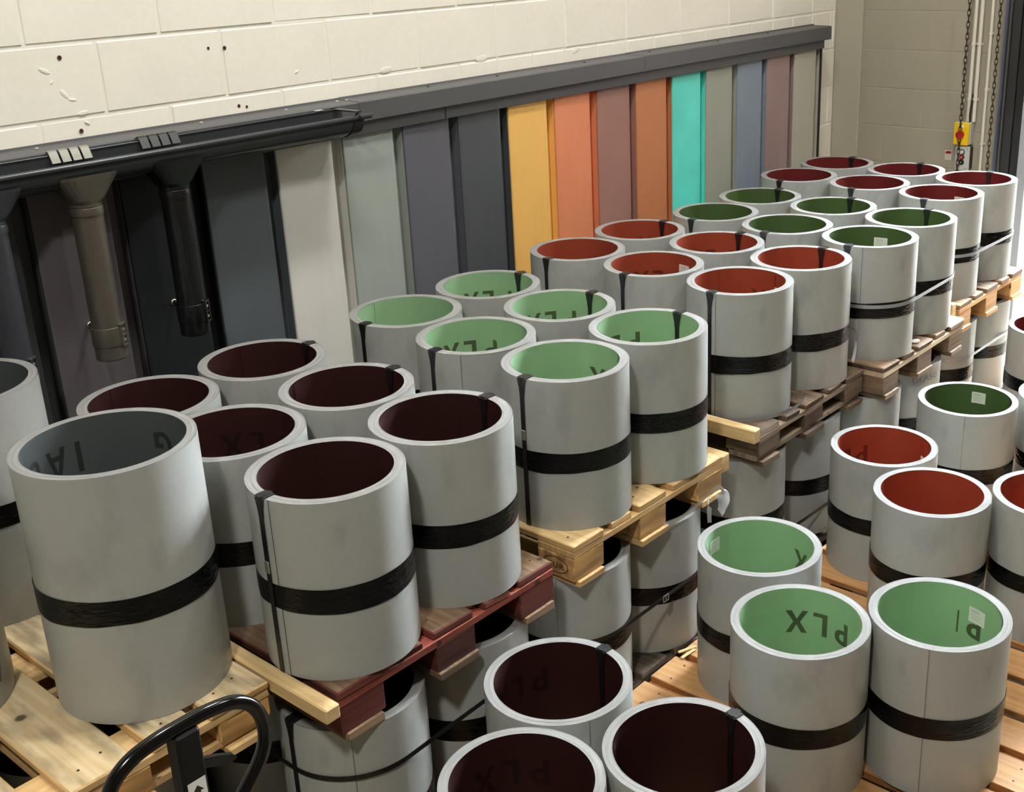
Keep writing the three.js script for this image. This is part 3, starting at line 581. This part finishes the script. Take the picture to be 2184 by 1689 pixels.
// folded strip: polyline in (r, y), its width along z given point by point
function band3(pts, ws, th) {
  const P = new Poly(), off = pts.map((p, i) => { const a = pts[Math.max(0, i - 1)], b = pts[Math.min(pts.length - 1, i + 1)], dx = b[0] - a[0], dy = b[1] - a[1], l = Math.hypot(dx, dy); return [p[0] - dy / l * th, p[1] + dx / l * th]; });
  const V = (p, z) => new THREE.Vector3(p[0], p[1], z), uv = [[0, 0], [1, 0], [1, 1], [0, 1]];
  for (let i = 0; i + 1 < pts.length; i++) {
    const a = ws[i] / 2, b = ws[i + 1] / 2, out = V(pts[i], 0).add(V(pts[i + 1], 0)).sub(V(off[i], 0)).sub(V(off[i + 1], 0));
    P.face([V(pts[i], -a), V(pts[i + 1], -b), V(pts[i + 1], b), V(pts[i], a)], uv, out);
    P.face([V(off[i], -a), V(off[i + 1], -b), V(off[i + 1], b), V(off[i], a)], uv, out.clone().negate());
    for (const k of [-1, 1]) P.face([V(pts[i], k * a), V(pts[i + 1], k * b), V(off[i + 1], k * b), V(off[i], k * a)], uv, new THREE.Vector3(0, 0, k));
  }
  const e = pts.length - 1;
  for (const [i, j] of [[0, 1], [e, e - 1]]) P.face([V(pts[i], -ws[i] / 2), V(pts[i], ws[i] / 2), V(off[i], ws[i] / 2), V(off[i], -ws[i] / 2)], uv, V(pts[i], 0).sub(V(pts[j], 0)));
  return P.build();
}
function coil(x, z, y, o) {
  const R = o.R ?? 0.1988, Rin = o.Rin ?? 0.1695, h = o.h ?? H, key = [R, Rin, h].join();
  const t = thing('metal_coil', o.label, 'coil', [x, y, z], o.group);
  const turn = (m, deg) => { m.rotation.y = -deg * D2R; return m; };
  const inTurn = o.text ?? 60;
  const seamAt = o.seam ?? -35 + jit(35);
  turn(part('outer_wrap', once('o' + key, () => wallGeo(R, 0.0018, 0, h, false)), M.coil, t), seamAt);
  turn(part('seam_shade_line', once('c' + key, () => patch(R + 0.0002, -0.006, 0.001, 0.0005, h - 0.0005, false)), M.seamShade, t), seamAt);  // dark strip painted in for the shade line at the seam step
  turn(part('coil_edge', once('e' + key, () => edgeGeo(R - 0.001, Rin - 0.001, h)), M.edge, t), jit(180));
  turn(part('lining', once('i' + key, () => wallGeo(Rin, 0.0018, 0, h, true)), LIN[o.lin], t), inTurn - 180);
  if (o.flap) { // loose inner end of the sheet, still carrying its print
    const [a, b] = o.flap, g = patch(Rin - 0.004, a * D2R, b * D2R, 0.002, h - 0.004, true, (th, k) => [(th - (o.flapText ?? inTurn) * D2R) / (2 * PI) + 0.5, k]);
    part('lining_flap', g, LIN[o.lin], t);
  }
  if (o.tape !== false) { const v = Math.floor(rnd() * 3), tp = turn(part('tape_band', once('t' + R + v, () => bandGeo(R, 0.068, 31 + v * 17)), M.tape, t), jit(180)); tp.position.y = o.tape ?? 0.187 + jit(0.008); }
  for (const s of o.straps ?? []) {
    const w = 0.0165, th = 0.001, out = R + 0.0035, inn = Rin - 0.005;
    const sp = turn(part('strap', once('s' + key, () => band3([[out, 0.002], [out, h + 0.0035], [inn, h + 0.0035], [inn, 0.002]], [w, w, w, w], th)), M.strap, t), s);
    turn(part('edge_protector', once('p' + key, () => {
      const a = R + 0.0012, b = Rin - 0.0042, y = h + 0.0012; return band3([[a, h - 0.05], [a, h - 0.03], [a, y - 0.003], [a - 0.003, y], [b + 0.003, y], [b, y - 0.003], [b, h - 0.03], [b, h - 0.05]], [0.018, 0.022, 0.034, 0.036, 0.036, 0.034, 0.022, 0.018], -0.0018);
    }), M.protector, sp), 0);
    if (o.seal) part('strap_seal', cbox(0.004, 0.032, 0.016, 0.001, 1, [R + 0.005, o.seal, 0]), M.seal, sp);
  }
  if (o.sticker) { const [d, yy] = o.sticker, a = 0.03 / Rin, r = o.flap && d * D2R > o.flap[0] * D2R && d < o.flap[1] ? Rin - 0.0052 : Rin - 0.0028; turn(part('paper_label', once('l' + key + yy + r, () => patch(r, -a, a, yy, yy + 0.05, true)), M.sticker, t), d); }
  if (o.write) { const [txt, d, yy, len, hh] = o.write; const a = len / 2 / R; part('handwriting', patch(R + 0.0006, d * D2R - a, d * D2R + a, yy, yy + hh, false), ink(txt), t, 'handwritten marker writing'); }
  return t;
}
const ink = (txt) => {
  const lines = txt.split('|');
  return std({ color: rgb(92, 94, 98), roughness: 0.6, alphaTest: 0.5, alphaMap: canvasTex(256, 128, (g) => {
    g.fillStyle = '#000'; g.fillRect(0, 0, 256, 128); g.fillStyle = '#fff'; g.textAlign = 'center'; g.textBaseline = 'middle';
    lines.forEach((l, i) => { g.font = (lines.length > 1 ? 58 : 76) + 'px sans-serif'; g.save(); g.translate(128, (i + 0.5) * 128 / lines.length); g.rotate(-0.06); g.fillText(l, 0, 0); g.restore(); });
  }, false) });
};
const UP = {
  B: ['brown', 'red pallet', [[0.3625, 0.5575], [0.7671, 0.5467], [0.362, 0.9672], [0.7705, 0.9558], [0.3627, 1.3693], [0.768, 1.3577]]],
  C: ['pale', 'honey pallet', [[1.3771, 0.5444], [1.7836, 0.556], [1.3261, 0.9432], [1.7353, 0.9553], [1.3101, 1.3444], [1.7194, 1.3568]]],
  D: ['orange', 'dark pallet', [[2.3731, 0.5038], [2.7814, 0.5191], [2.3609, 0.906], [2.7751, 0.9284], [2.3441, 1.3178], [2.7455, 1.3444]]],
  E: ['green', 'grey-brown pallet', [[3.2461, 0.6089], [3.6483, 0.6007], [3.2109, 1.0096], [3.637, 1.0047], [3.2024, 1.412], [3.6047, 1.4059]]],
  F: ['red', 'golden pallet', [[4.1978, 0.4996], [4.6002, 0.5077], [4.2063, 0.9018], [4.6112, 0.91], [4.1625, 1.3018], [4.5679, 1.3101]]],
};
const WORDS = { brown: 'dark brown-lined', pale: 'pale green-lined', orange: 'orange-lined', green: 'dark green-lined', red: 'dark red-lined', grey: 'dark grey-lined', black: 'black-mouthed' };
const PLACE = ['wall row, gutter side', 'wall row, door side', 'middle row, gutter side', 'middle row, door side', 'aisle row, gutter side', 'aisle row, door side'];
const EXTRA = {
  B1: { text: 80 }, B2: { text: 100 }, B3: { text: -35 }, B4: { text: 95, flap: [-120, -60] }, B5: { text: 120, seam: 172, seal: 0.30, flap: [-18, 60] }, B6: { text: 90, flap: [-150, -30], tape: 0.185 },
  C1: { text: 90 }, C2: { text: -45 }, C3: { text: -53, flap: [-22, 70], seam: 150 }, C4: { text: -53 }, C5: { text: 22, flap: [-30, 40], seam: 60, seal: 0.305, tape: 0.19 }, C6: { text: -79, flap: [-172, -96], flapText: 90, tape: 0.183 },
  D1: { text: 20 }, D2: { text: -5 }, D3: { text: -30, sticker: [12, 0.395] }, D4: { text: -42 }, D5: { text: 18, flap: [-60, 20], sticker: [20, 0.38], seam: 173.7, tape: 0.183 }, D6: { text: 120, sticker: [60, 0.36], tape: 0.162 },
  E5: { sticker: [-10, 0.39], seam: 162, tape: 0.182 }, E3: { flap: [5, 60] }, E6: { tape: 0.176 }, F5: { sticker: [10, 0.385], flap: [-160, -110] }, F3: { sticker: [0, 0.36] },
};
for (const [k, [lin, pal, at]] of Object.entries(UP)) at.forEach(([x, z], i) => coil(x, z, DECK, {
  lin, label: `${WORDS[lin]} steel coil on the ${pal}, ${PLACE[i]}`, group: `${WORDS[lin]} coils on the ${pal}`, straps: [i % 2 ? 0 : 180], ...EXTRA[k + (i + 1)],
}));
// lower tier, roofed over by the pallets
const LO = {
  A: ['grey', 'pale stained pallet', [[-0.49, 0.50], [-0.06, 0.50], [-0.08, 0.91]]],
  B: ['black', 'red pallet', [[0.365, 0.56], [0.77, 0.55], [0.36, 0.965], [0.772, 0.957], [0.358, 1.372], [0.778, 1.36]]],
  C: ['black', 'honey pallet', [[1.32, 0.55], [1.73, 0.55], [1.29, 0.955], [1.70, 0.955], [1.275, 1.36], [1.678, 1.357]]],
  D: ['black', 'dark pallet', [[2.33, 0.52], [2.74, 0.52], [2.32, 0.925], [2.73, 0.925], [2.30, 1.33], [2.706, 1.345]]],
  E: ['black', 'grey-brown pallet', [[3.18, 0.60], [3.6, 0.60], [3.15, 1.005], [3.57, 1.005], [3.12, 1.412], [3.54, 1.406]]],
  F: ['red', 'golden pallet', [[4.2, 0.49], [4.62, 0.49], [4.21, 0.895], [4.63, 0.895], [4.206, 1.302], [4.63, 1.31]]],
};
const LEX = { B5: { straps: [180], seam: 130, tape: 0.11 }, C5: { seam: 152, tape: 0.187 }, C6: { tape: 0.187 }, F5: { seam: 103 }, E6: { write: ['GLASG', 112, 0.405, 0.17, 0.06] } };
for (const [k, [lin, pal, at]] of Object.entries(LO)) at.forEach(([x, z], i) => coil(x, z, 0.1444, {
  lin, label: `${WORDS[lin]} coil of the lower tier beneath the ${pal}, ${k === 'A' ? ['wall row, gutter side', 'wall row, door side', 'in the middle'][i] : PLACE[i]}`, group: `lower coils beneath the ${pal}`, h: H - 0.0008, ...LEX[k + (i + 1)],
}));
// the tall coils on the pale pallet
coil(-0.0494, 1.0919, DECK - 0.0004, { R: 0.2095, Rin: 0.186, h: 0.637, lin: 'grey', text: -108, label: 'tall dark grey-lined steel coil standing alone in front on the pale pallet', tape: 0.262, seam: -40, sticker: [75, 0.56] });
coil(-0.092, 0.389, DECK - 0.0004, { R: 0.2095, Rin: 0.186, h: 0.637, lin: 'grey', text: 90, label: 'tall dark grey-lined steel coil behind the front one, beside the wall', tape: 0.28, seam: -40 });
coil(-0.459, 0.761, DECK - 0.0004, { R: 0.2095, Rin: 0.186, h: 0.637, lin: 'grey', text: 90, label: 'tall steel coil with black marker writing low on its side, cut by the photo edge', tape: 0.3, seam: 200, write: ['P5|7', 52, 0.05, 0.22, 0.13] });
// aisle coils on the floor pallets
const ROW = [
  [0.711, 1.8015, { lin: 'brown', text: -84, straps: [3], seam: 116, tape: 0.187, label: 'brown-lined aisle coil with a black strap, beside the red pallet' }],
  [0.6866, 2.224, { lin: 'brown', text: 60, straps: [9], flap: [120, 185], label: 'brown-lined aisle coil with a strap and folded inner flap, closest to the aisle' }],
  [0.3564, 1.9947, { lin: 'brown', text: -53, label: 'brown-lined aisle coil without strap, cut by the bottom of the photo' }],
  [1.6469, 1.8458, { lin: 'pale', text: 46, flapText: 120, flap: [-172, -70], sticker: [-92, 0.405], seam: 250, label: 'pale green-lined aisle coil with a paper label inside, beside the honey pallet' }],
  [1.3436, 2.1678, { lin: 'pale', text: -8, tape: 0.19, label: 'pale green-lined aisle coil showing three upside-down letters inside' }],
  [1.6135, 2.4652, { lin: 'pale', text: 130, flapText: -9, flap: [-4, 75], seam: 164, tape: 0.197, sticker: [18, 0.385], label: 'pale green-lined aisle coil with inner flap, paper label and outer sheet seam' }],
  [2.5892, 1.8138, { lin: 'orange', text: -78, sticker: [40, 0.36], label: 'orange-lined aisle coil with a letter inside, beside the dark pallet' }],
  [2.3264, 2.1229, { lin: 'orange', text: 90, label: 'orange-lined aisle coil with a plain inside, in front of the lettered one' }],
  [2.547, 2.463, { lin: 'orange', text: 90, flap: [-170, -120], label: 'orange-lined aisle coil cut by the photo edge' }],
  [3.2137, 1.8818, { lin: 'green', sticker: [-6, 0.405], flap: [-22, 60], seam: 161, label: 'dark green-lined aisle coil with a paper label inside' }],
  [3.493, 2.199, { lin: 'green', label: 'dark green-lined aisle coil just entering the photo behind the labelled one' }],
  [4.34, 1.832, { lin: 'red', label: 'dark red-lined aisle coil at the photo edge near the door' }],
];
for (const [x, z, o] of ROW) coil(x, z, 0.1444, { Rin: 0.1735, group: 'aisle coils on the floor pallets', ...o, h: H });

// ---------------------------------------------------------------- strapping round whole stacks
function hull(pts) { pts = pts.slice().sort((a, b) => a[0] - b[0] || a[1] - b[1]); const c = (o, a, b) => (a[0] - o[0]) * (b[1] - o[1]) - (a[1] - o[1]) * (b[0] - o[0]), half = (s) => { const h = []; for (const p of s) { while (h.length > 1 && c(h[h.length - 2], h[h.length - 1], p) <= 0) h.pop(); h.push(p); } h.pop(); return h; }; return [...half(pts), ...half(pts.reverse())]; }
function stackStrap(name, at, y, m, label, w = 0.015) {
  const pts = []; for (const [x, z] of at) for (let i = 0; i < 64; i++) pts.push([x + 0.2008 * Math.cos(i / 32 * PI), z + 0.2008 * Math.sin(i / 32 * PI)]);
  const h = hull(pts), P = new Poly(), cx = h.reduce((a, p) => a + p[0], 0) / h.length, cz = h.reduce((a, p) => a + p[1], 0) / h.length, V = (p, yy, k) => new THREE.Vector3(cx + (p[0] - cx) * (1 + k), yy, cz + (p[1] - cz) * (1 + k));
  for (let i = 0; i < h.length; i++) {
    const a = h[i], b = h[(i + 1) % h.length], out = new THREE.Vector3((a[0] + b[0]) / 2 - cx, 0, (a[1] + b[1]) / 2 - cz), uv = [[0, 0], [1, 0], [1, 1], [0, 1]];
    P.face([V(a, y, 0.003), V(b, y, 0.003), V(b, y + w, 0.003), V(a, y + w, 0.003)], uv, out);
    P.face([V(a, y, 0.0012), V(b, y, 0.0012), V(b, y + w, 0.0012), V(a, y + w, 0.0012)], uv, out.clone().negate());
    P.face([V(a, y + w, 0.0012), V(b, y + w, 0.0012), V(b, y + w, 0.003), V(a, y + w, 0.003)], uv, new THREE.Vector3(0, 1, 0));
    P.face([V(a, y, 0.0012), V(b, y, 0.0012), V(b, y, 0.003), V(a, y, 0.003)], uv, new THREE.Vector3(0, -1, 0));
  }
  return tag(part(name, P.build(), m, scene), label, 'strap', 'straps round whole stacks');
}
stackStrap('stack_strap', UP.E[2], 1.003, M.greyStrap, 'shiny grey strap round the upper dark green coils');
stackStrap('stack_strap', UP.F[2], 0.983, M.greyStrap, 'shiny grey strap round the upper dark red coils');
stackStrap('stack_strap', LO.B[2], 0.478, M.strap, 'black strap round the lower coils beneath the red pallet');
const cs = stackStrap('stack_strap', LO.C[2], 0.388, M.strap, 'black strap with a wire buckle round the lower coils beneath the honey pallet');
part('strap_buckle', merge([cbox(0.03, 0.003, 0.004, 0.001, 0, [0, 0.011, 0]), cbox(0.03, 0.003, 0.004, 0.001, 0, [0, -0.011, 0]), cbox(0.003, 0.024, 0.004, 0.001, 1, [-0.014, 0, 0]), cbox(0.003, 0.024, 0.004, 0.001, 1, [0.014, 0, 0]), cbox(0.003, 0.024, 0.004, 0.001, 1, [0, 0, 0])]).translate(1.52, 0.3955, 1.567), M.seal, cs);
stackStrap('stack_strap', LO.D[2], 0.262, M.strap, 'black strap round the lower coils beneath the dark pallet');
stackStrap('stack_strap', LO.E[2], 0.30, M.greyStrap, 'grey strap round the lower coils beneath the grey-brown pallet');
stackStrap('stack_strap', LO.F[2], 0.445, M.greyStrap, 'grey strap round the lower coils beneath the golden pallet');

// loose strap ends and film
const ribbon = (pts, w, lean, seg = 60) => { // flat strip along a curve, its width along y tilted by lean
  const c = new THREE.CatmullRomCurve3(pts.map((p) => new THREE.Vector3(...p))), pos = [], uv = [], idx = [];
  for (let i = 0; i <= seg; i++) { const p = c.getPoint(i / seg), t = c.getTangent(i / seg), s = new THREE.Vector3().crossVectors(t, new THREE.Vector3(0, 1, 0)).normalize(), up = new THREE.Vector3(0, 1, 0).multiplyScalar(Math.cos(lean)).addScaledVector(s, Math.sin(lean)); const ww = typeof w === 'function' ? w(i / seg) : w; for (const k of [-0.5, 0.5]) { pos.push(p.x + up.x * k * ww, p.y + up.y * k * ww, p.z + up.z * k * ww); uv.push(i / seg, k + 0.5); } if (i < seg) { const a = i * 2; idx.push(a, a + 1, a + 2, a + 1, a + 3, a + 2); } }
  const g = new THREE.BufferGeometry(); g.setAttribute('position', new THREE.Float32BufferAttribute(pos, 3)); g.setAttribute('uv', new THREE.Float32BufferAttribute(uv, 2)); g.setIndex(idx); g.computeVertexNormals(); return g;
};
{
  const pts = []; for (let i = 0; i <= 20; i++) { const a = (185 - i * 6.6) * D2R, q = Math.max(0, i - 11) / 9; pts.push([2.3441 + (0.206 + q * q * 0.055) * Math.cos(a), DECK + 0.008 + q * q * 0.01, 1.3178 + (0.206 + q * q * 0.055) * Math.sin(a)]); }
  tag(part('strap_offcut', ribbon(pts, 0.014, 0.05), M.greyStrap, scene), 'grey strap end lying round the foot of the aisle orange-lined coil', 'strap');
  tag(part('strap_offcut', ribbon([[2.765, 1.005, 1.550], [2.785, 0.99, 1.572], [2.795, 0.945, 1.575], [2.783, 0.90, 1.578], [2.757, 0.868, 1.583]], 0.013, 0.9), M.greyStrap, scene), 'curled grey strap end poking from the black tape of an orange-lined coil', 'strap');
  const f = thing('plastic_film', 'torn piece of clear plastic film hanging at the honey pallet corner', 'plastic film');
  part('film_strip', ribbon([[1.48, 0.640, 1.50], [1.55, 0.648, 1.545], [1.62, 0.655, 1.565], [1.68, 0.672, 1.575], [1.735, 0.692, 1.585], [1.775, 0.704, 1.59], [1.805, 0.70, 1.595]], (u) => 0.014 + 0.016 * Math.sin(u * 9) ** 2, 0.35), M.film, f);
  part('film_flag', ribbon([[1.806, 0.705, 1.595], [1.812, 0.685, 1.598], [1.806, 0.655, 1.602], [1.800, 0.622, 1.600], [1.796, 0.608, 1.597]], (u) => 0.012 + 0.040 * Math.sin(Math.min(1, u * 1.5) * PI / 2), 1.5), M.film, f);
  part('film_tail', ribbon([[1.735, 0.690, 1.587], [1.737, 0.655, 1.592], [1.741, 0.62, 1.59], [1.746, 0.588, 1.588]], (u) => 0.018 - 0.004 * u, 1.4), M.film, f);
  const ch = tag(part('plaster_crumb', new THREE.IcosahedronGeometry(0.022, 1).scale(1.3, 0.35, 0.8).translate(3.365, DECK + 0.004, 1.572), M.crete, scene), 'white plaster crumb on the grey-brown pallet edge', 'crumb');
  for (const [x, z, r, l] of [[1.62, 1.583, 0.4, 'pale wood splinter on the fresh boards beside the grey board end'], [1.60, 1.60, 0.1, 'thinner wood splinter lying beside the first one']]) tag(part('wood_splinter', cbox(0.075, 0.008, 0.012, 0.003, 0).rotateY(-r).translate(x, 0.1485, z), W.batten, scene), l, 'splinter');
}
// stamps on pallet blocks
{
  const stamp = (draw) => std({ color: rgb(58, 44, 30), roughness: 0.8, alphaTest: 0.5, alphaMap: canvasTex(128, 96, (g) => { g.fillStyle = '#000'; g.fillRect(0, 0, 128, 96); g.fillStyle = g.strokeStyle = '#fff'; g.textAlign = 'center'; g.textBaseline = 'middle'; draw(g); }, false) });
  const find = (s) => scene.children.find((o) => o.name.startsWith('pallet') && o.userData.label.includes(s));
  const e = find('honey pine'); part('block_stamp', new THREE.PlaneGeometry(0.11, 0.066).rotateY(-PI / 2).translate(-0.0012, 0.062, 1.1275), stamp((g) => { g.lineWidth = 5; g.beginPath(); g.ellipse(64, 48, 56, 38, 0, 0, 2 * PI); g.stroke(); g.font = 'bold 40px sans-serif'; g.fillText('EUR', 64, 50); }), e, 'oval stamp with three letters');
  const d = find('187'); part('block_stamp', new THREE.PlaneGeometry(0.1, 0.05).translate(0.4, 0.072, 1.2012), stamp((g) => { g.font = '62px sans-serif'; g.fillText('187', 64, 50); }), d, 'numbers written in pen');
}

// ---------------------------------------------------------------- pallet truck
{
  const t = thing('pallet_truck', 'black pallet truck handle with a white arrow sticker, in front of the pale pallet', 'pallet truck', [-0.545, 0, 2.2]);
  const half = [[0, 1.424], [0.045, 1.4225], [0.085, 1.414], [0.112, 1.396], [0.128, 1.368], [0.1325, 1.336], [0.126, 1.305], [0.108, 1.278], [0.083, 1.252], [0.055, 1.222], [0.030, 1.19], [0.016, 1.15]];
  const loop = [...half.slice().reverse().map(([x, y]) => [-x, y, 0]), ...half.slice(1).map(([x, y]) => [x, y, 0])];
  part('handle_loop', tube(loop, 0.0112, 110, 16), M.jackBlack, t);
  const sh = part('handle_shaft', cbox(0.040, 0.56, 0.034, 0.004, 1, [0, 1.137, -0.002]), M.jackBoard, t);
  const lv = new THREE.Shape(); [[0, 0.006], [0.03, 0.007], [0.056, 0.005], [0.062, 0.001], [0.058, -0.003], [0.042, -0.008], [0.026, -0.006], [0, -0.008]].forEach(([a, b], i) => i ? lv.lineTo(a, b) : lv.moveTo(a, b));
  part('release_lever', new THREE.ExtrudeGeometry(lv, { depth: 0.008, bevelEnabled: true, bevelSize: 0.0015, bevelThickness: 0.0015, bevelSegments: 2 }).rotateZ(-0.42).translate(0.018, 1.346, -0.004), M.lever, t);
  part('arrow_sticker', new THREE.PlaneGeometry(0.030, 0.058).translate(0, 1.305, 0.0156), std({ roughness: 0.45, map: canvasTex(96, 180, (g) => {
    g.fillStyle = '#f2f2f2'; g.fillRect(0, 0, 96, 180); g.fillStyle = '#141414'; g.beginPath(); [[48, 30], [80, 66], [62, 66], [62, 92], [34, 92], [34, 66], [16, 66]].forEach(([a, b], i) => i ? g.lineTo(a, b) : g.moveTo(a, b)); g.fill(); g.fillRect(34, 98, 28, 6); g.fillRect(20, 116, 56, 3); g.fillRect(20, 126, 56, 3);
  }) }), sh);
  part('shaft_lower', cbox(0.034, 0.62, 0.03, 0.004, 1, [0, 0.56, 0]), M.jackBlack, t);
  part('pump_body', cbox(0.14, 0.2, 0.13, 0.015, 1, [0, 0.27, 0]), M.jackBlack, t);
  for (const s of [-1, 1]) part('steer_wheel', new THREE.LatheGeometry([[0.02, -0.025], [0.09, -0.025], [0.097, -0.018], [0.097, 0.018], [0.09, 0.025], [0.02, 0.025]].map((p) => new THREE.Vector2(...p)), 32).rotateZ(PI / 2).translate(s * 0.045, 0.097, 0), M.rubber, t);
  part('axle', new THREE.CylinderGeometry(0.018, 0.018, 0.16, 12).rotateZ(PI / 2).translate(0, 0.097, 0), M.seal, t);
  part('axle_bracket', cbox(0.03, 0.12, 0.05, 0.004, 1, [0, 0.13, 0]), M.jackBlack, t);
}

renderer.render(scene, camera);
